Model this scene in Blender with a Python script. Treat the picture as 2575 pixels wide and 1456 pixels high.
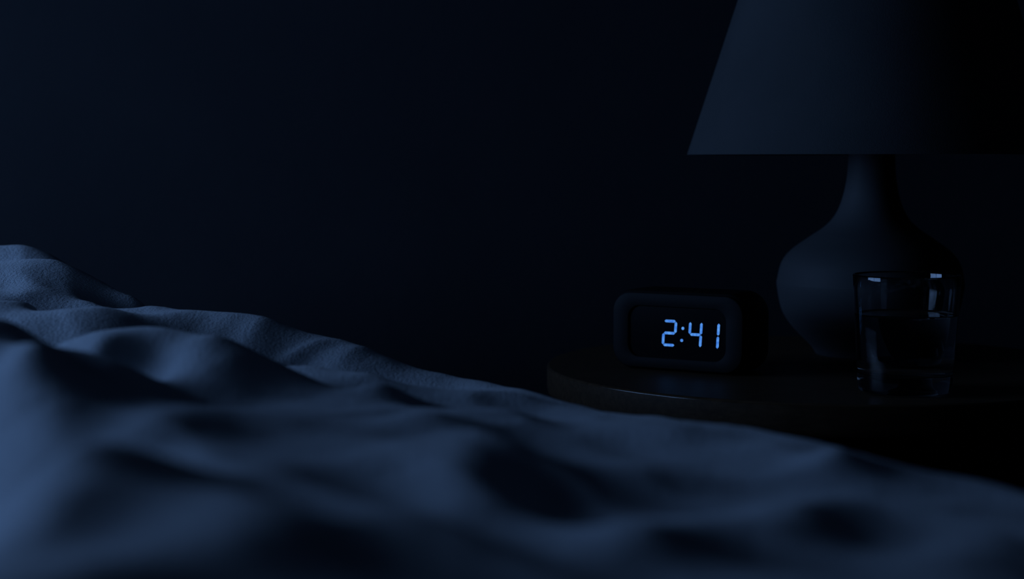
import bpy, math
import numpy as np
from mathutils import Vector, Matrix

for o in list(bpy.data.objects):
    bpy.data.objects.remove(o)
scene = bpy.context.scene
col = scene.collection

# ------------------------------------------------------------------ camera, world, light, exposure
cam_d = bpy.data.cameras.new('camera')
cam = bpy.data.objects.new('camera', cam_d)
col.objects.link(cam)
cam.location = (0.0, 0.0, 0.6814)
cam.rotation_euler = (math.radians(90 - 4.407), 0, 0)
cam_d.sensor_width = 36.0
cam_d.lens = 36.0 * 4256 / 2575
cam_d.clip_start = 0.02
cam_d.dof.use_dof = True
cam_d.dof.focus_distance = 1.36
cam_d.dof.aperture_fstop = 4.6
scene.camera = cam

world = bpy.data.worlds.new('night')
scene.world = world
world.use_nodes = True
world.node_tree.nodes['Background'].inputs[0].default_value = (0.1, 0.25, 0.7, 1)
world.node_tree.nodes['Background'].inputs[1].default_value = 0.3

moon_d = bpy.data.lights.new('window_moonlight', 'AREA')
moon_d.shape = 'RECTANGLE'
moon_d.size = 0.56
moon_d.size_y = 1.00
moon_d.color = (0.24, 0.47, 1.0)
moon_d.energy = 172
moon = bpy.data.objects.new('window_moonlight', moon_d)
col.objects.link(moon)
moon.location = (-1.42, 1.16, 0.84)
moon.rotation_euler = (0, math.radians(-90), 0)

vs = scene.view_settings
vs.view_transform = 'Standard'
vs.look = 'None'
vs.gamma = 1.0
vs.use_curve_mapping = False
vs.exposure = -4.0
scene.cycles.use_denoising = True
scene.cycles.caustics_reflective = False
scene.cycles.caustics_refractive = False


# ------------------------------------------------------------------ helpers
def tag(o, label=None, cat=None, group=None, kind=None):
    for k, v in (('label', label), ('category', cat), ('group', group), ('kind', kind)):
        if v:
            o[k] = v
    return o


def obj(name, verts, faces, mat=None, parent=None, smooth=True, loc=(0, 0, 0), rotz=0.0, angle=40):
    me = bpy.data.meshes.new(name)
    me.from_pydata([tuple(map(float, v)) for v in verts], [], [tuple(map(int, f)) for f in faces])
    me.validate()
    me.update()
    if smooth:
        me.polygons.foreach_set('use_smooth', [True] * len(me.polygons))
        me.set_sharp_from_angle(angle=math.radians(angle))
    o = bpy.data.objects.new(name, me)
    col.objects.link(o)
    if mat:
        me.materials.append(mat)
    o.location = loc
    o.rotation_euler = (0, 0, rotz)
    if parent:
        o.parent = parent
    return o


def empty(name, loc, rotz=0.0):
    o = bpy.data.objects.new(name, None)
    col.objects.link(o)
    o.empty_display_size = 0.02
    o.location = loc
    o.rotation_euler = (0, 0, rotz)
    return o


def box_data(x0, x1, y0, y1, z0, z1, c=0.0):
    """a box whose edges are chamfered by c"""
    if c <= 0:
        v = [(x, y, z) for z in (z0, z1) for y in (y0, y1) for x in (x0, x1)]
        f = [(0, 2, 3, 1), (4, 5, 7, 6), (0, 1, 5, 4), (2, 6, 7, 3), (0, 4, 6, 2), (1, 3, 7, 5)]
        return v, f
    import bmesh
    bm = bmesh.new()
    v0 = [bm.verts.new((x, y, z)) for z in (z0, z1) for y in (y0, y1) for x in (x0, x1)]
    for f in [(0, 2, 3, 1), (4, 5, 7, 6), (0, 1, 5, 4), (2, 6, 7, 3), (0, 4, 6, 2), (1, 3, 7, 5)]:
        bm.faces.new([v0[i] for i in f])
    bmesh.ops.bevel(bm, geom=list(bm.edges), offset=c, segments=2, affect='EDGES', profile=0.5)
    bm.verts.index_update()
    v = [tuple(x.co) for x in bm.verts]
    f = [tuple(x.index for x in p.verts) for p in bm.faces]
    bm.free()
    return v, f


def join(*parts):
    V, Fc = [], []
    for v, f in parts:
        n = len(V)
        V += list(v)
        Fc += [tuple(i + n for i in p) for p in f]
    return V, Fc


def lathe(profile, n=96, closed=False):
    """profile: (r, z) from bottom to top, outside on the right when going up"""
    V, Fc = [], []
    rows = []
    for r, z in profile:
        if r < 1e-7:
            rows.append([len(V)] * n)
            V.append((0, 0, z))
        else:
            rows.append(list(range(len(V), len(V) + n)))
            V += [(r * math.cos(2 * math.pi * k / n), r * math.sin(2 * math.pi * k / n), z) for k in range(n)]
    pairs = list(zip(rows[:-1], rows[1:]))
    if closed:
        pairs.append((rows[-1], rows[0]))
    for a, b in pairs:
        for k in range(n):
            k2 = (k + 1) % n
            q = []
            for i in (a[k], a[k2], b[k2], b[k]):
                if i not in q:
                    q.append(i)
            if len(q) > 2:
                Fc.append(tuple(q))
    return V, Fc


def smooth_profile(pts, n=10):
    """Catmull-Rom through the given (r, z) points"""
    p = [pts[0]] + list(pts) + [pts[-1]]
    out = []
    for i in range(1, len(p) - 2):
        p0, p1, p2, p3 = (np.array(p[i + k], float) for k in (-1, 0, 1, 2))
        for t in np.arange(n) / n:
            out.append(tuple(0.5 * (2 * p1 + (p2 - p0) * t + (2 * p0 - 5 * p1 + 4 * p2 - p3) * t ** 2
                                    + (3 * p1 - p0 - 3 * p2 + p3) * t ** 3)))
    out.append(tuple(pts[-1]))
    return out


def rrect(w, h, r, cx=0.0, cz=0.0, n=10):
    """rounded rectangle outline in the xz plane"""
    o = []
    for sx, sz, a0 in ((1, 1, 0), (-1, 1, 90), (-1, -1, 180), (1, -1, 270)):
        for k in range(n + 1):
            a = math.radians(a0 + 90 * k / n)
            o.append((cx + sx * (w / 2 - r) + r * math.cos(a), cz + sz * (h / 2 - r) + r * math.sin(a)))
    return o


def loft(sections, cap0=True, cap1=True, ring=False):
    """sections: list of (outline [(x, z)], y)"""
    n = len(sections[0][0])
    V, Fc = [], []
    for out, y in sections:
        V += [(x, y, z) for x, z in out]
    m = len(sections)
    for i in range(m if ring else m - 1):
        j = (i + 1) % m
        for k in range(n):
            k2 = (k + 1) % n
            Fc.append((i * n + k, i * n + k2, j * n + k2, j * n + k))
    if not ring:
        if cap0:
            Fc.append(tuple(reversed(range(n))))
        if cap1:
            Fc.append(tuple((m - 1) * n + k for k in range(n)))
    return V, Fc


def tube(path, r, n=10):
    V, Fc = [], []
    P = [Vector(p) for p in path]
    for i, p in enumerate(P):
        d = (P[min(i + 1, len(P) - 1)] - P[max(i - 1, 0)]).normalized()
        a = d.orthogonal().normalized()
        b = d.cross(a)
        rr = r[i] if isinstance(r, (list, tuple)) else r
        V += [tuple(p + rr * (a * math.cos(2 * math.pi * k / n) + b * math.sin(2 * math.pi * k / n))) for k in range(n)]
    for i in range(len(P) - 1):
        for k in range(n):
            k2 = (k + 1) % n
            Fc.append((i * n + k, i * n + k2, (i + 1) * n + k2, (i + 1) * n + k))
    Fc.append(tuple(reversed(range(n))))
    Fc.append(tuple((len(P) - 1) * n + k for k in range(n)))
    return V, Fc


# ------------------------------------------------------------------ materials
def material(name, color, rough=0.6, metallic=0.0, spec=0.5, sheen=0.0):
    m = bpy.data.materials.new(name)
    m.use_nodes = True
    b = m.node_tree.nodes['Principled BSDF']
    b.inputs['Base Color'].default_value = (*color, 1)
    b.inputs['Roughness'].default_value = rough
    b.inputs['Metallic'].default_value = metallic
    b.inputs['Specular IOR Level'].default_value = spec
    if sheen:
        b.inputs['Sheen Weight'].default_value = sheen
        b.inputs['Sheen Roughness'].default_value = 0.5
    return m, b


def noise_node(m, scale, detail=4, rough=0.6, stretch=None, coord='Object'):
    t = m.node_tree
    tc = t.nodes.new('ShaderNodeTexCoord')
    mp = t.nodes.new('ShaderNodeMapping')
    if stretch:
        mp.inputs['Scale'].default_value = stretch
    t.links.new(tc.outputs[coord], mp.inputs['Vector'])
    n = t.nodes.new('ShaderNodeTexNoise')
    n.inputs['Scale'].default_value = scale
    n.inputs['Detail'].default_value = detail
    n.inputs['Roughness'].default_value = rough
    t.links.new(mp.outputs['Vector'], n.inputs['Vector'])
    return n


def mix_color(m, b, fac_socket, c0, c1, lo=0.3, hi=0.7):
    t = m.node_tree
    r = t.nodes.new('ShaderNodeValToRGB')
    r.color_ramp.elements[0].position = lo
    r.color_ramp.elements[1].position = hi
    r.color_ramp.elements[0].color = (*c0, 1)
    r.color_ramp.elements[1].color = (*c1, 1)
    t.links.new(fac_socket, r.inputs['Fac'])
    t.links.new(r.outputs['Color'], b.inputs['Base Color'])


def bump(m, b, sockets, distance):
    """sockets: list of (height socket, strength) chained bumps"""
    t = m.node_tree
    last = None
    for s, k in sockets:
        n = t.nodes.new('ShaderNodeBump')
        n.inputs['Strength'].default_value = k
        n.inputs['Distance'].default_value = distance
        t.links.new(s, n.inputs['Height'])
        if last:
            t.links.new(last.outputs['Normal'], n.inputs['Normal'])
        last = n
    t.links.new(last.outputs['Normal'], b.inputs['Normal'])


def mat_linen(name, c0, c1, weave=700.0, strength=0.5, sheen=0.25):
    m, b = material(name, c0, 0.92, spec=0.15, sheen=sheen)
    big = noise_node(m, 9, 3)
    mix_color(m, b, big.outputs['Fac'], c0, c1)
    slub = noise_node(m, weave, 3, 0.65)
    warp = noise_node(m, weave * 0.55, 2, 0.5, (1, 0.22, 1))
    weft = noise_node(m, weave * 0.55, 2, 0.5, (0.22, 1, 1))
    bump(m, b, [(slub.outputs['Fac'], strength), (warp.outputs['Fac'], strength * .4), (weft.outputs['Fac'], strength * .4)], 0.0010)
    return m


def mat_wood(name, c0, c1, rough=0.42):
    m, b = material(name, c0, rough, spec=0.3)
    n = noise_node(m, 26, 6, 0.65, (1, 9, 9))
    mix_color(m, b, n.outputs['Fac'], c0, c1, 0.35, 0.7)
    bump(m, b, [(n.outputs['Fac'], 0.15)], 0.0006)
    return m


def mat_plaster(name, c0, c1):
    m, b = material(name, c0, 0.9, spec=0.2)
    n = noise_node(m, 5, 5)
    mix_color(m, b, n.outputs['Fac'], c0, c1)
    fine = noise_node(m, 60, 5)
    bump(m, b, [(fine.outputs['Fac'], 0.25)], 0.002)
    return m


def mat_glass(name, ior, tint=(1, 1, 1)):
    m = bpy.data.materials.new(name)
    m.use_nodes = True
    t = m.node_tree
    for n in list(t.nodes):
        t.nodes.remove(n)
    g = t.nodes.new('ShaderNodeBsdfGlass')
    g.inputs['IOR'].default_value = ior
    g.inputs['Roughness'].default_value = 0.0
    g.inputs['Color'].default_value = (*tint, 1)
    o = t.nodes.new('ShaderNodeOutputMaterial')
    t.links.new(g.outputs[0], o.inputs['Surface'])
    return m


def mat_led(name, core, edge, strength):
    m = bpy.data.materials.new(name)
    m.use_nodes = True
    t = m.node_tree
    for n in list(t.nodes):
        t.nodes.remove(n)
    tc = t.nodes.new('ShaderNodeTexCoord')
    n = t.nodes.new('ShaderNodeTexNoise')
    n.inputs['Scale'].default_value = 320
    n.inputs['Detail'].default_value = 1
    r = t.nodes.new('ShaderNodeValToRGB')
    r.color_ramp.elements[0].position = 0.35
    r.color_ramp.elements[1].position = 0.7
    r.color_ramp.elements[0].color = (*edge, 1)
    r.color_ramp.elements[1].color = (*core, 1)
    e = t.nodes.new('ShaderNodeEmission')
    e.inputs['Strength'].default_value = strength
    o = t.nodes.new('ShaderNodeOutputMaterial')
    t.links.new(tc.outputs['Object'], n.inputs['Vector'])
    t.links.new(n.outputs['Fac'], r.inputs['Fac'])
    t.links.new(r.outputs['Color'], e.inputs['Color'])
    t.links.new(e.outputs[0], o.inputs['Surface'])
    return m


def mat_pane(name):
    m = bpy.data.materials.new(name)
    m.use_nodes = True
    t = m.node_tree
    for n in list(t.nodes):
        t.nodes.remove(n)
    a = t.nodes.new('ShaderNodeBsdfTransparent')
    g = t.nodes.new('ShaderNodeBsdfGlossy')
    g.inputs['Roughness'].default_value = 0.02
    x = t.nodes.new('ShaderNodeMixShader')
    x.inputs[0].default_value = 0.06
    o = t.nodes.new('ShaderNodeOutputMaterial')
    t.links.new(a.outputs[0], x.inputs[1])
    t.links.new(g.outputs[0], x.inputs[2])
    t.links.new(x.outputs[0], o.inputs['Surface'])
    return m


M_WALL = mat_plaster('navy_wall_paint', (0.022, 0.0235, 0.028), (0.027, 0.0285, 0.033))
M_CEIL = mat_plaster('ceiling_paint', (0.22, 0.23, 0.25), (0.26, 0.27, 0.29))
M_FLOOR = mat_wood('dark_floor_wood', (0.06, 0.045, 0.035), (0.1, 0.075, 0.055), 0.5)
M_TRIM, _ = material('dark_trim_paint', (0.12, 0.13, 0.15), 0.5)
M_FRAME, _ = material('window_frame_paint', (0.5, 0.5, 0.52), 0.45)
M_PANE = mat_pane('window_pane')
M_DUVET = mat_linen('duvet_linen', (0.51, 0.55, 0.59), (0.57, 0.61, 0.65), 430, 0.85)
M_MATT = mat_linen('mattress_ticking', (0.55, 0.55, 0.55), (0.6, 0.6, 0.6), 500, 0.2, 0.0)
M_BED = mat_wood('bed_frame_wood', (0.05, 0.032, 0.02), (0.08, 0.05, 0.03))
M_TABLE = mat_wood('walnut_table', (0.060, 0.036, 0.020), (0.105, 0.062, 0.034), 0.47)
M_TRIMWOOD = mat_wood('polished_walnut_edge', (0.060, 0.036, 0.020), (0.105, 0.062, 0.034), 0.2)
M_CERAMIC, _b = material('grey_ceramic', (0.072, 0.074, 0.077), 0.6, spec=0.15)
_n = noise_node(M_CERAMIC, 45, 5)
bump(M_CERAMIC, _b, [(_n.outputs['Fac'], 0.12)], 0.001)
M_SHADE = mat_linen('shade_linen', (0.060, 0.063, 0.066), (0.074, 0.077, 0.080), 900, 0.25, 0.0)
M_METAL, _ = material('dark_metal', (0.12, 0.11, 0.1), 0.4, 1.0)
M_BULB, _ = material('frosted_bulb', (0.5, 0.5, 0.48), 0.35)
M_CASE, _b = material('black_clock_plastic', (0.006, 0.006, 0.007), 0.55, spec=0.15)
M_BEZEL, _b = material('charcoal_clock_plastic', (0.007, 0.0073, 0.008), 0.6, spec=0.16)
_n = noise_node(M_BEZEL, 900, 2)
bump(M_BEZEL, _b, [(_n.outputs['Fac'], 0.1)], 0.0003)
M_SCREEN, _ = material('black_display_plastic', (0.002, 0.002, 0.003), 0.25, spec=0.2)
M_LED = mat_led('blue_led', (0.115, 0.36, 0.86), (0.045, 0.19, 0.70), 16.0)
M_GLASS = mat_glass('clear_glass', 1.48)
M_WATER = mat_glass('clear_water', 1.333)

# ------------------------------------------------------------------ the room
X0, X1, Y0, Y1, ZC = -1.3, 1.75, -1.6, 1.95, 2.4
T = 0.12
WY0, WY1, WZ0, WZ1 = 0.66, 1.66, 0.56, 1.12           # window opening in the left wall


def struct(name, data, mat, parent=None, smooth=False, kind=True):
    o = obj(name, *data, mat, parent, smooth)
    if kind and not parent:
        o['kind'] = 'structure'
    return o


struct('floor', box_data(X0 - T, X1 + T, Y0 - T, Y1 + T, -T, 0), M_FLOOR)
struct('ceiling', box_data(X0 - T, X1 + T, Y0 - T, Y1 + T, ZC, ZC + T), M_CEIL)
struct('wall_back', box_data(X0 - T, X1 + T, Y1, Y1 + T, 0, ZC), M_WALL)
struct('wall_front', box_data(X0 - T, X1 + T, Y0 - T, Y0, 0, ZC), M_WALL)
struct('wall_right', box_data(X1, X1 + T, Y0, Y1, 0, ZC), M_WALL)
struct('wall_left', join(box_data(X0 - T, X0, Y0, WY0, 0, ZC), box_data(X0 - T, X0, WY1, Y1, 0, ZC),
                         box_data(X0 - T, X0, WY0, WY1, 0, WZ0), box_data(X0 - T, X0, WY0, WY1, WZ1, ZC)), M_WALL)
struct('baseboard_back', box_data(X0, X1, Y1 - 0.014, Y1, 0, 0.09, 0.003), M_TRIM)
struct('baseboard_right', box_data(X1 - 0.014, X1, Y0, Y1 - 0.014, 0, 0.09, 0.003), M_TRIM)
win = empty('window_1', (X0 - 0.06, (WY0 + WY1) / 2, WZ0))
win['kind'] = 'structure'
hw, hh = (WY1 - WY0) / 2, WZ1 - WZ0
obj('window_frame', *join(box_data(-0.02, 0.02, -hw, -hw + 0.035, 0, hh, 0.003), box_data(-0.02, 0.02, hw - 0.035, hw, 0, hh, 0.003),
                          box_data(-0.02, 0.02, -hw + 0.035, hw - 0.035, 0, 0.035, 0.003),
                          box_data(-0.02, 0.02, -hw + 0.035, hw - 0.035, hh - 0.035, hh, 0.003)), M_FRAME, win, False)
obj('window_mullion', *box_data(-0.014, 0.014, -0.012, 0.012, 0.035, hh - 0.035, 0.002), M_FRAME, win, False)
for a, b in ((-hw + 0.035, -0.012), (0.012, hw - 0.035)):
    obj('pane', *box_data(-0.002, 0.002, a, b, 0.035, hh - 0.035), M_PANE, win, False)
obj('window_sill', *box_data(0.03, 0.11, -hw - 0.03, hw + 0.03, -0.025, 0, 0.004), M_FRAME, win, False)

# ------------------------------------------------------------------ bed and duvet
BU = np.array((-0.454, 0.891))         # along the bed, towards the head
BV = np.array((0.891, 0.454))          # across the bed, towards the nightstand
BED_RZ = math.atan2(0.454, 0.891)
S0, S1, T0, T1 = -0.24, 1.84, -0.44, 0.495      # mattress extent along / across
MZ = 0.44
bed = empty('bed', (*(BV * (T0 + T1) / 2 + BU * (S0 + S1) / 2), 0.0), BED_RZ)
tag(bed, 'low wooden bed with a mattress hidden under the rumpled blue-grey duvet', 'bed')
bw, bl = (T1 - T0) / 2, (S1 - S0) / 2
obj('mattress', *box_data(-bw, bw, -bl, bl, 0.24, MZ, 0.03), M_MATT, bed)
obj('bed_frame', *box_data(-bw - 0.0, bw + 0.0, -bl, bl, 0.13, 0.235, 0.008), M_BED, bed, False)
for sx in (-1, 1):
    for sy in (-1, 1):
        leg = tube([(sx * (bw - 0.07), sy * (bl - 0.07), 0.0), (sx * (bw - 0.07), sy * (bl - 0.07), 0.131)], [0.02, 0.03], 16)
        obj('leg', *leg, M_BED, bed)

CONTROL = [
    (-0.5462, 1.5000, 0.5969), (-0.5789, 1.5900, 0.5669), (-0.5101, 1.5300, 0.6017), (-0.5401, 1.6200, 0.5721),
    (-0.4663, 1.5400, 0.6023), (-0.4936, 1.6300, 0.5727), (-0.4446, 1.5400, 0.6012), (-0.4706, 1.6300, 0.5715),
    (-0.4140, 1.5200, 0.5955), (-0.4385, 1.6100, 0.5654), (-0.3841, 1.5000, 0.5824), (-0.4071, 1.5900, 0.5515),
    (-0.3552, 1.4700, 0.5726), (-0.3769, 1.5600, 0.5410), (-0.4828, 1.3600, 0.5888), (-0.5023, 1.4150, 0.5750),
    (-0.4475, 1.3800, 0.5946), (-0.4653, 1.4350, 0.5811), (-0.4212, 1.3900, 0.5966), (-0.4379, 1.4450, 0.5832),
    (-0.3950, 1.3900, 0.5992), (-0.4106, 1.4450, 0.5860), (-0.3721, 1.3900, 0.5976), (-0.3869, 1.4450, 0.5843),
    (-0.3437, 1.3800, 0.5861), (-0.3574, 1.4350, 0.5723), (-0.3165, 1.3600, 0.5750), (-0.3293, 1.4150, 0.5607),
    (-0.2984, 1.3500, 0.5665), (-0.3106, 1.4050, 0.5518), (-0.2785, 1.3300, 0.5572), (-0.2900, 1.3850, 0.5420),
    (-0.3942, 1.3200, 0.5822), (-0.3530, 1.2500, 0.5726), (-0.3732, 1.2900, 0.5783), (-0.3512, 1.3100, 0.5767),
    (-0.3242, 1.3000, 0.5714), (-0.2913, 1.2900, 0.5676), (-0.3472, 1.2500, 0.5612), (-0.3676, 1.2700, 0.5679),
    (-0.3006, 1.2400, 0.5726), (-0.2712, 1.2000, 0.5642), (-0.2813, 1.2650, 0.5662), (-0.2968, 1.3350, 0.5399),
    (-0.2659, 1.2700, 0.5676), (-0.2805, 1.3400, 0.5413), (-0.2509, 1.2700, 0.5679), (-0.2647, 1.3400, 0.5416),
    (-0.2171, 1.2650, 0.5654), (-0.2291, 1.3350, 0.5389), (-0.1747, 1.2600, 0.5592), (-0.1844, 1.3300, 0.5325),
    (-0.1262, 1.2500, 0.5475), (-0.1333, 1.3200, 0.5200), (-0.0960, 1.2400, 0.5382), (-0.1014, 1.3100, 0.5101),
    (-0.0543, 1.2250, 0.5268), (-0.0574, 1.2950, 0.4980), (-0.0250, 1.2050, 0.5230), (-0.0264, 1.2750, 0.4938),
    (0.0034, 1.1600, 0.5229), (0.0418, 1.0860, 0.5213), (0.0667, 1.0320, 0.5243), (0.0859, 1.0000, 0.5268),
    (0.1074, 0.9590, 0.5309), (0.1323, 0.9110, 0.5345), (0.1607, 0.8540, 0.5347), (0.1852, 0.8100, 0.5341),
    (0.2065, 0.7670, 0.5349), (0.2242, 0.7320, 0.5338), (0.2403, 0.6900, 0.5340), (0.2573, 0.6300, 0.5346),
    (-0.1600, 1.4200, 0.4950), (-0.0500, 1.3500, 0.4900), (-0.3000, 1.5500, 0.5050), (-0.4200, 1.7200, 0.5200),
    (-0.6500, 1.7200, 0.5350), (-0.9000, 1.6000, 0.5300), (-0.2500, 1.7000, 0.4900), (-0.2403, 1.2150, 0.5501),
    (-0.2080, 1.2100, 0.5429), (-0.1837, 1.2000, 0.5360), (-0.1667, 1.2000, 0.5288), (-0.1384, 1.2000, 0.5288),
    (-0.1208, 1.1950, 0.5286), (-0.0922, 1.1900, 0.5230), (-0.0577, 1.1750, 0.5174), (-0.2731, 1.0300, 0.5698),
    (-0.2890, 1.0900, 0.5433), (-0.2574, 0.9700, 0.5648), (-0.2585, 1.0550, 0.5719), (-0.2732, 1.1150, 0.5456),
    (-0.2440, 0.9950, 0.5663), (-0.2318, 1.0700, 0.5726), (-0.2448, 1.1300, 0.5465), (-0.2190, 1.0100, 0.5667),
    (-0.2106, 1.0650, 0.5716), (-0.2225, 1.1250, 0.5454), (-0.1989, 1.0050, 0.5658), (-0.1838, 1.0550, 0.5656),
    (-0.1943, 1.1150, 0.5390), (-0.1735, 0.9950, 0.5604), (-0.1599, 1.0450, 0.5600), (-0.1691, 1.1050, 0.5330),
    (-0.1509, 0.9850, 0.5552), (-0.3052, 0.9000, 0.5988), (-0.3222, 0.9500, 0.5762), (-0.2886, 0.8500, 0.5913),
    (-0.2893, 0.9100, 0.5979), (-0.3052, 0.9600, 0.5753), (-0.2737, 0.8600, 0.5903), (-0.2795, 0.9200, 0.5948),
    (-0.2947, 0.9700, 0.5721), (-0.2646, 0.8700, 0.5871), (-0.2680, 0.9250, 0.5906), (-0.2825, 0.9750, 0.5677),
    (-0.2538, 0.8750, 0.5831), (-0.2512, 0.9350, 0.5797), (-0.2647, 0.9850, 0.5562), (-0.2381, 0.8850, 0.5725),
    (-0.2337, 0.9350, 0.5708), (-0.2462, 0.9850, 0.5469), (-0.2215, 0.8850, 0.5640), (-0.2172, 0.9300, 0.5634),
    (-0.2289, 0.9800, 0.5390), (-0.2058, 0.8800, 0.5571), (-0.1583, 1.1200, 0.5425), (-0.1646, 1.1650, 0.5269),
    (-0.1513, 1.0700, 0.5385), (-0.1297, 1.1250, 0.5432), (-0.1349, 1.1700, 0.5277), (-0.1240, 1.0750, 0.5391),
    (-0.0890, 1.1150, 0.5378), (-0.0926, 1.1600, 0.5220), (-0.0851, 1.0650, 0.5341), (-0.0540, 1.1000, 0.5329),
    (-0.0562, 1.1450, 0.5168), (-0.0516, 1.0500, 0.5296), (-0.1713, 0.8149, 0.5640), (-0.1331, 0.7612, 0.5590),
    (-0.1179, 0.9260, 0.5480), (-0.0735, 0.7996, 0.5490), (0.0026, 0.8660, 0.5380), (0.0439, 0.8710, 0.5330),
    (0.0858, 0.8769, 0.5320), (0.1145, 0.7869, 0.5360), (0.1523, 0.7428, 0.5370), (-0.1464, 0.5665, 0.5740),
    (-0.1121, 0.5624, 0.5680), (-0.0788, 0.5635, 0.5610), (-0.0395, 0.5775, 0.5580), (0.0091, 0.6105, 0.5480),
    (0.0559, 0.6477, 0.5430), (0.1003, 0.6355, 0.5410), (0.1555, 0.6446, 0.5390), (0.1744, 0.6029, 0.5380),
    (-0.1218, 0.4296, 0.5740), (-0.0853, 0.4536, 0.5680), (-0.0427, 0.4616, 0.5660), (0.0015, 0.4976, 0.5570),
    (0.0534, 0.5416, 0.5460), (0.1074, 0.5536, 0.5430), (-0.4500, 0.7000, 0.5100), (-0.5000, 0.9500, 0.5150),
    (-0.2600, 0.6500, 0.5150), (-0.3400, 0.8500, 0.5250), (-0.2200, 0.5300, 0.5100), (-0.5500, 1.1500, 0.5300),
    (-0.7500, 1.3000, 0.5300), (-0.9000, 1.0000, 0.5300), (-0.9000, 0.6000, 0.5300), (-1.2000, 1.2000, 0.5200),
    (-0.3000, 0.3500, 0.5200), (-0.1000, 0.3200, 0.5500), (0.0000, 0.3000, 0.5450), (0.2500, 0.3500, 0.5300),
    (0.4000, 0.4000, 0.5300), (-0.6000, 0.2000, 0.5300), (0.1000, 0.0000, 0.5200), (-0.3000, 0.0000, 0.5200),
    (0.4500, 0.1000, 0.5300), (-0.7000, -0.1000, 0.5200),
]
# crest x, crest y, height, half width, half length, heading of the long axis
FOLDS = [
    (-0.2338, 0.8180, 0.0150, 0.018, 0.050, 100),
    (-0.2031, 0.7460, 0.0090, 0.022, 0.080, 95),
    (-0.1523, 0.5580, 0.0070, 0.022, 0.080, 90),
    (-0.1410, 0.5020, 0.0050, 0.022, 0.060, 85),
    (-0.2436, 0.9060, -0.0060, 0.012, 0.060, -60),
    (-0.2099, 0.8980, 0.0050, 0.020, 0.050, 95),
    (-0.1762, 0.9700, 0.0100, 0.028, 0.050, 65),
    (-0.1872, 1.0060, 0.0030, 0.014, 0.050, 75),
    (-0.1588, 0.7460, 0.0050, 0.024, 0.060, 75),
    (-0.0922, 0.6180, -0.0030, 0.050, 0.060, 80),
    (-0.1287, 0.9580, -0.0050, 0.040, 0.040, 80),
    (-0.0751, 0.9980, 0.0100, 0.020, 0.030, 80),
    (-0.0465, 0.8620, 0.0070, 0.022, 0.050, 70),
    (-0.0177, 0.7260, 0.0110, 0.026, 0.090, 90),
    (-0.0458, 0.6700, -0.0050, 0.030, 0.050, 80),
    (0.0006, 0.9580, 0.0060, 0.022, 0.040, 70),
    (-0.0722, 0.4820, 0.0060, 0.028, 0.070, 60),
    (0.0869, 0.9100, 0.0040, 0.022, 0.030, 80),
    (0.1527, 0.7860, 0.0060, 0.018, 0.030, 80),
    (0.1098, 0.6380, 0.0080, 0.024, 0.050, 70),
    (0.0524, 0.5900, 0.0080, 0.026, 0.060, 60),
    (0.0341, 0.6740, -0.0050, 0.040, 0.050, 60),
    (0.0880, 0.7220, -0.0040, 0.030, 0.040, 70),
    (0.1637, 0.5900, 0.0060, 0.030, 0.050, 70),
    (-0.1553, 1.2220, 0.0040, 0.005, 0.025, 50),
    (-0.1181, 1.2260, 0.0015, 0.008, 0.030, 60),
    (-0.2140, 1.2460, 0.0020, 0.010, 0.030, 70),
    (-0.1099, 0.5380, 0.0080, 0.050, 0.070, 90),
    (-0.0504, 0.5460, 0.0030, 0.040, 0.050, 75),
]


def fade(t):
    return t * t * t * (t * (t * 6 - 15) + 10)


def gnoise(x, y, seed):
    """2D gradient noise"""
    rng = np.random.RandomState(seed)
    g = rng.uniform(0, 2 * math.pi, (256, 256))
    gx, gy = np.cos(g), np.sin(g)
    xi, yi = np.floor(x).astype(int), np.floor(y).astype(int)
    xf, yf = x - xi, y - yi
    u, v = fade(xf), fade(yf)

    def d(i, j):
        a, b = (xi + i) % 256, (yi + j) % 256
        return gx[a, b] * (xf - i) + gy[a, b] * (yf - j)
    return (d(0, 0) * (1 - u) + d(1, 0) * u) * (1 - v) + (d(0, 1) * (1 - u) + d(1, 1) * u) * v


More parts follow.
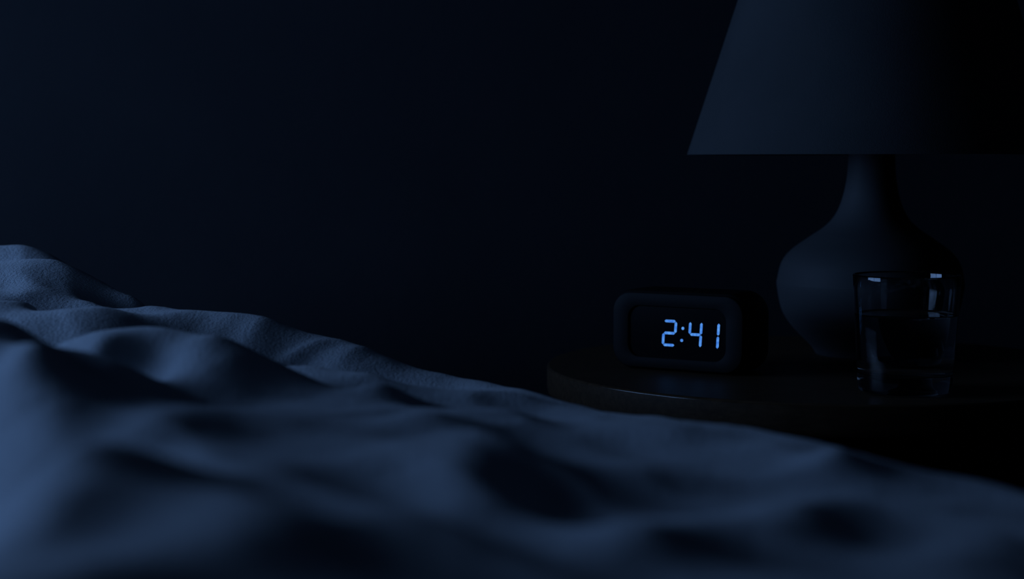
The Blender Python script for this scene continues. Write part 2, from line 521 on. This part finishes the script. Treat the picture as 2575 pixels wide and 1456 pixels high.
def duvet_surface():
    P = np.array(CONTROL)
    n = len(P)

    def rumple(X, Y):
        Z = np.zeros_like(X)
        for cx, cy, amp, w, l, hd in FOLDS:
            a = math.radians(hd)
            al = (X - cx) * math.cos(a) + (Y - cy) * math.sin(a)
            ac = -(X - cx) * math.sin(a) + (Y - cy) * math.cos(a)
            Z = Z + amp * np.exp(-(ac / w) ** 2 - (al / l) ** 2)
        return Z

    def wrinkle(X, Y):
        # soft rumples: ridged, bent noise
        wx = X + 0.03 * gnoise(X * 7, Y * 7, 3)
        wy = Y + 0.03 * gnoise(X * 7 + 9, Y * 7 + 4, 4)
        cx, cy = 0.8 * wx + 0.6 * wy, -0.6 * wx + 0.8 * wy
        Z = 0.0055 * gnoise(cx * 8.5 + 3, cy * 5.5 + 1, 11)
        Z = Z + 0.0040 * (0.35 - np.abs(gnoise(cx * 13 + 5, cy * 7 + 8, 17)) * 2)
        Z = Z + 0.0045 * gnoise(cx * 17 + 6, cy * 11 + 2, 31)
        return Z

    def k(r2):
        r2 = np.maximum(r2, 1e-16)
        return r2 * 0.5 * np.log(r2)
    A = np.zeros((n + 3, n + 3))
    A[:n, :n] = k(((P[:, None, :2] - P[None, :, :2]) ** 2).sum(2)) + 2e-5 * np.eye(n)
    A[:n, n] = 1
    A[:n, n + 1:] = P[:, :2]
    A[n, :n] = 1
    A[n + 1:, :n] = P[:, :2].T
    W = np.linalg.solve(A, np.r_[P[:, 2] - wrinkle(P[:, 0], P[:, 1]), 0, 0, 0])

    def f(X, Y):
        Z = W[n] + W[n + 1] * X + W[n + 2] * Y + wrinkle(X, Y) + rumple(X, Y)
        for i in range(n):
            Z = Z + W[i] * k((X - P[i, 0]) ** 2 + (Y - P[i, 1]) ** 2)
        Z = Z + 0.0014 * gnoise(X * 30 + 2, Y * 24 + 7, 23)
        Z = Z + 0.0004 * gnoise(X * 75 + 2, Y * 60 + 7, 29)
        return Z
    return f


def build_duvet():
    f = duvet_surface()
    tE, r, hang = 0.530, 0.045, 0.24
    step = 0.0045
    sv = np.arange(-0.27, 1.78, step)
    av = np.arange(-0.45 - tE, math.pi / 2 * r + hang, step)
    A, S = np.meshgrid(av, sv)
    ang = np.clip(A / r, 0, math.pi / 2)
    over = np.maximum(A - math.pi / 2 * r, 0)
    Tt = tE + np.minimum(A, 0) + r * np.sin(ang)
    drop = r * (1 - np.cos(ang)) + over
    Tc = np.minimum(Tt, tE + 0.03)
    X = BV[0] * Tc + BU[0] * S
    Y = BV[1] * Tc + BU[1] * S
    Z = f(X, Y)
    # hanging side: shallow vertical folds that deepen downwards
    wave = gnoise(S * 9 + 2, over * 2.0 + 5, 41) * 0.05 * np.clip(over / hang, 0, 1)
    Tt = Tt + wave + 0.02 * np.clip(over / hang, 0, 1)
    X = BV[0] * Tt + BU[0] * S
    Y = BV[1] * Tt + BU[1] * S
    # rounded ends at head and foot
    endf = np.minimum(S - sv[0], sv[-1] - S)
    Z = Z - 0.045 * (1 - np.sqrt(np.clip(1 - (1 - np.clip(endf / 0.05, 0, 1)) ** 2, 0, 1)))
    left = A - av[0]
    Z = Z - 0.045 * (1 - np.sqrt(np.clip(1 - (1 - np.clip(left / 0.05, 0, 1)) ** 2, 0, 1)))
    Z = Z - drop
    Z = np.maximum(Z, np.where(A < 0, MZ + 0.02, -1))
    top = np.stack([X, Y, Z], -1).reshape(-1, 3)
    # underside: lies on the mattress, follows the hanging part 3 cm inside
    Tb = np.where(A < 0, Tt, np.minimum(Tt - 0.03 * np.sin(ang), Tt))
    Tb = np.where(A < 0, Tb, np.maximum(Tb, T1 + 0.004 + 0 * Tb))
    Zb = np.where(A < 0, MZ + 0.002, np.minimum(Z - 0.004 - 0.02 * np.cos(ang), 9))
    Xb = BV[0] * Tb + BU[0] * S
    Yb = BV[1] * Tb + BU[1] * S
    bot = np.stack([Xb, Yb, Zb], -1).reshape(-1, 3)
    nr, nc = A.shape
    idx = np.arange(nr * nc).reshape(nr, nc)
    q = np.stack([idx[:-1, :-1], idx[:-1, 1:], idx[1:, 1:], idx[1:, :-1]], -1).reshape(-1, 4)
    off = nr * nc
    qb = q[:, ::-1] + off
    rim = np.concatenate([idx[0, :], idx[1:, -1], idx[-1, -2::-1], idx[-2:0:-1, 0]])
    r2 = np.roll(rim, -1)
    side = np.stack([rim, rim + off, r2 + off, r2], -1)
    V = np.concatenate([top, bot])
    Q = np.concatenate([q, qb, side])
    me = bpy.data.meshes.new('duvet')
    me.vertices.add(len(V))
    me.vertices.foreach_set('co', V.astype(np.float32).ravel())
    me.loops.add(len(Q) * 4)
    me.loops.foreach_set('vertex_index', Q.astype(np.int32).ravel())
    me.polygons.add(len(Q))
    me.polygons.foreach_set('loop_start', np.arange(0, len(Q) * 4, 4, dtype=np.int32))
    me.polygons.foreach_set('use_smooth', np.ones(len(Q), dtype=bool))
    me.update(calc_edges=True)
    me.validate()
    me.materials.append(M_DUVET)
    o = bpy.data.objects.new('duvet', me)
    col.objects.link(o)
    return tag(o, 'rumpled blue-grey linen duvet filling the foreground', 'duvet')


build_duvet()

# ------------------------------------------------------------------ round nightstand
TZ = 0.5
TX, TY, TR = 0.277, 1.488, 0.246
ns = empty('nightstand', (TX, TY, 0))
tag(ns, 'round dark wooden nightstand beside the bed carrying clock, lamp and glass', 'nightstand')
prof = [(0, TZ - 0.028), (TR - 0.007, TZ - 0.028), (TR - 0.003, TZ - 0.0268), (TR - 0.0008, TZ - 0.0238), (TR, TZ - 0.020),
        (TR, TZ - 0.0022), (TR - 0.0022, TZ - 0.0022), (TR - 0.0022, TZ), (0, TZ)]
obj('tabletop', *lathe(prof, 160), M_TABLE, ns, angle=50)
q = [(TR - 0.0022 + 0.0022 * math.cos(math.radians(a)), TZ - 0.0022 + 0.0022 * math.sin(math.radians(a))) for a in range(0, 91, 15)]
et = obj('edge_trim', *lathe([(TR - 0.00221, TZ - 0.0022)] + q, 160, True), M_TRIMWOOD, ns, angle=50)
et['label'] = 'polished rounded top edge'
ra = 0.19
obj('apron', *lathe([(ra - 0.018, TZ - 0.088), (ra, TZ - 0.088), (ra, TZ - 0.0281), (ra - 0.018, TZ - 0.0281)], 96, True), M_TABLE, ns)
for k in range(4):
    a = math.radians(45 + 90 * k)
    c, s = math.cos(a), math.sin(a)
    obj('leg', *tube([(0.205 * c, 0.205 * s, 0), (0.165 * c, 0.165 * s, TZ - 0.0285)], [0.011, 0.019], 20), M_TABLE, ns)

# ------------------------------------------------------------------ alarm clock
clk = empty('alarm_clock', (0.1408, 1.4359, TZ), math.radians(-32.4))
tag(clk, 'black rounded alarm clock with glowing blue digits reading 2:41', 'clock')
CW, CH, CR = 0.1276, 0.0690, 0.0190
cz = CH / 2


def crr(inset, n=10):
    return rrect(CW - 2 * inset, CH - 2 * inset, CR - inset * 0.8, 0, cz, n)


case = loft([(crr(0.0035), 0.0012), (crr(0.0012), 0.0018), (crr(0.0), 0.0045), (crr(0.0), 0.044), (crr(0.0012), 0.049),
             (crr(0.0045), 0.0535), (crr(0.010), 0.0555)])
obj('case', *case, M_CASE, clk, angle=60)
DW, DH, DR = 0.0923, 0.0437, 0.0105
DCX, DCZ = -0.0003, 0.0334


def bez(inset):
    return rrect(0.1236 - 2 * inset, 0.0650 - 2 * inset, 0.0172 - inset, 0, cz)


def apt(grow):
    return rrect(DW + 2 * grow, DH + 2 * grow, DR + grow, DCX, DCZ)


obj('bezel', *loft([(bez(0), 0.0020), (bez(0), -0.0006), (bez(0.0004), -0.0013), (bez(0.0011), -0.0016), (apt(0.0009), -0.0016),
                    (apt(0.0003), -0.0013), (apt(0), -0.0006), (apt(0), 0.0016)], ring=True), M_BEZEL, clk, angle=50)
disp = obj('display', *loft([(apt(0.0006), 0.0008), (apt(0.0006), 0.0015)]), M_SCREEN, clk, False)
disp['label'] = 'recessed black display panel'

SW = 0.00115                 # half stroke
GAP = 0.00035
VT, VM, VB = 0.0425, 0.0322, 0.0219
SHEAR = 0.06


def segment(points, name='digit_segment'):
    out = [(x + SHEAR * (z - VM), z) for x, z in points]
    # points were read from the lower edge midpoint of the face: shift to the clock's own centre
    out = [(x - 0.0392, z + 0.0008) for x, z in out]
    a = sum(out[i][0] * out[(i + 1) % len(out)][1] - out[(i + 1) % len(out)][0] * out[i][1] for i in range(len(out)))
    if a < 0:
        out = out[::-1]
    o = obj(name, *loft([(out, 0.00055), (out, 0.00085)]), M_LED, disp, False)
    return o


def hseg(xl, xr, z):
    a, b = xl + GAP, xr - GAP
    segment([(a, z), (a + SW, z + SW), (b - SW, z + SW), (b, z), (b - SW, z - SW), (a + SW, z - SW)])


def vseg(x, z0, z1):
    a, b = z0 + GAP, z1 - GAP
    segment([(x, a), (x + SW, a + SW), (x + SW, b - SW), (x, b), (x - SW, b - SW), (x - SW, a + SW)])


L2, R2 = 0.0259, 0.0371
hseg(L2, R2, VT); vseg(R2, VM, VT); hseg(L2, R2, VM); vseg(L2, VB, VM); hseg(L2, R2, VB)
L4, R4 = 0.0507, 0.0612
vseg(L4, VM, VT + 0.0004); vseg(R4, VM, VT + 0.0004); hseg(L4, R4, VM); vseg(R4, VB - 0.0004, VM)
R1 = 0.0772
vseg(R1, VM, VT + 0.0006); vseg(R1, VB - 0.0008, VM)
for x, z in ((0.04398, 0.03690), (0.04358, 0.02655)):
    segment([(x + 0.00132 * math.cos(k * math.pi / 10), z + 0.00132 * math.sin(k * math.pi / 10)) for k in range(20)], 'colon_dot')

# ------------------------------------------------------------------ table lamp
lamp = empty('table_lamp', (0.3329, 1.571, TZ))
tag(lamp, 'grey bedside lamp with gourd-shaped ceramic base and wide linen shade', 'lamp')
body = smooth_profile([(0.0485, 0.0), (0.0530, 0.0069), (0.0597, 0.0139), (0.0668, 0.0209), (0.0748, 0.0303), (0.0815, 0.0429), (0.0855, 0.0634),
                       (0.0850, 0.0708), (0.0812, 0.0856), (0.0727, 0.0967), (0.0580, 0.1077), (0.0422, 0.1188), (0.0326, 0.1298),
                       (0.0264, 0.1446), (0.0226, 0.163), (0.0212, 0.183), (0.0205, 0.205)])
obj('lamp_base', *lathe([(0, 0)] + body + [(0.0185, 0.207), (0, 0.207)], 112), M_CERAMIC, lamp, angle=70)
obj('socket', *lathe([(0, 0.2071), (0.0165, 0.2071), (0.0165, 0.232), (0.0145, 0.236), (0.0145, 0.252), (0, 0.252)], 40), M_METAL, lamp)
obj('bulb', *lathe([(0, 0.2521)] + smooth_profile([(0.013, 0.2521), (0.0145, 0.262), (0.024, 0.285), (0.030, 0.306), (0.026, 0.328), (0.012, 0.341), (0, 0.344)], 6), 40),
    M_BULB, lamp)
SB, ST, RB, RT = 0.1855, 0.4400, 0.1700, 0.0885
th = 0.0022
sh = obj('lamp_shade', *lathe([(RB - th, SB), (RB, SB), (RB - 0.0012, SB + 0.004), (RT, ST), (RT - th, ST), (RB - th - 0.0012, SB + 0.004)], 144, True), M_SHADE, lamp, angle=50)
ring = []
for k in range(3):
    a = math.radians(20 + 120 * k)
    ring.append(tube([(0.013 * math.cos(a), 0.013 * math.sin(a), 0.250), (0.045 * math.cos(a), 0.045 * math.sin(a), 0.30),
                      ((RT + 0.004) * math.cos(a), (RT + 0.004) * math.sin(a), 0.418)], 0.0014, 8))
obj('shade_carrier', *join(*ring), M_METAL, lamp)

# ------------------------------------------------------------------ glass of water
gl = empty('drinking_glass', (0.3071, 1.3136, TZ))
tag(gl, 'clear straight-sided glass tumbler two thirds full of water near table edge', 'glass')


def rin(z):
    return 0.0342 + (0.0391 - 0.0342) * (z - 0.0165) / (0.0905 - 0.0165)


outer = [(0, 0.0012), (0.0290, 0.0010), (0.0318, 0.0), (0.0340, 0.0004), (0.0354, 0.0018), (0.0361, 0.0042), (0.0366, 0.0100)]
outer += [(0.0366 + (0.0415 - 0.0366) * k / 8, 0.0100 + (0.0908 - 0.0100) * k / 8) for k in range(1, 9)]
outer += [(0.04135, 0.0915), (0.0408, 0.0920), (0.0400, 0.0920), (0.03935, 0.0915)]
inner = [(rin(0.0905 - (0.0905 - 0.0185) * k / 8), 0.0905 - (0.0905 - 0.0185) * k / 8) for k in range(9)]
inner += [(0.0338, 0.0163), (0.0325, 0.0149), (0.0300, 0.0142), (0.0, 0.0138)]
obj('tumbler', *lathe(outer + inner, 128), M_GLASS, gl, angle=80)
WL = 0.0605
e = 0.00012
water = [(0, 0.0138 - e), (0.0300, 0.0142 - e), (0.0325 + e * .7, 0.0149 - e * .7), (0.0338 + e, 0.0163), (rin(0.0185) + e, 0.0185)]
water += [(rin(z) + e, z) for z in np.linspace(0.024, WL + 0.0012, 7)]
water += [(rin(WL) - 0.0003, WL + 0.0006), (rin(WL) - 0.0009, WL + 0.0002), (rin(WL) - 0.002, WL), (0, WL)]
wo = obj('water', *lathe(water, 128), M_WATER, gl, angle=80)
wo['label'] = 'clear still water'
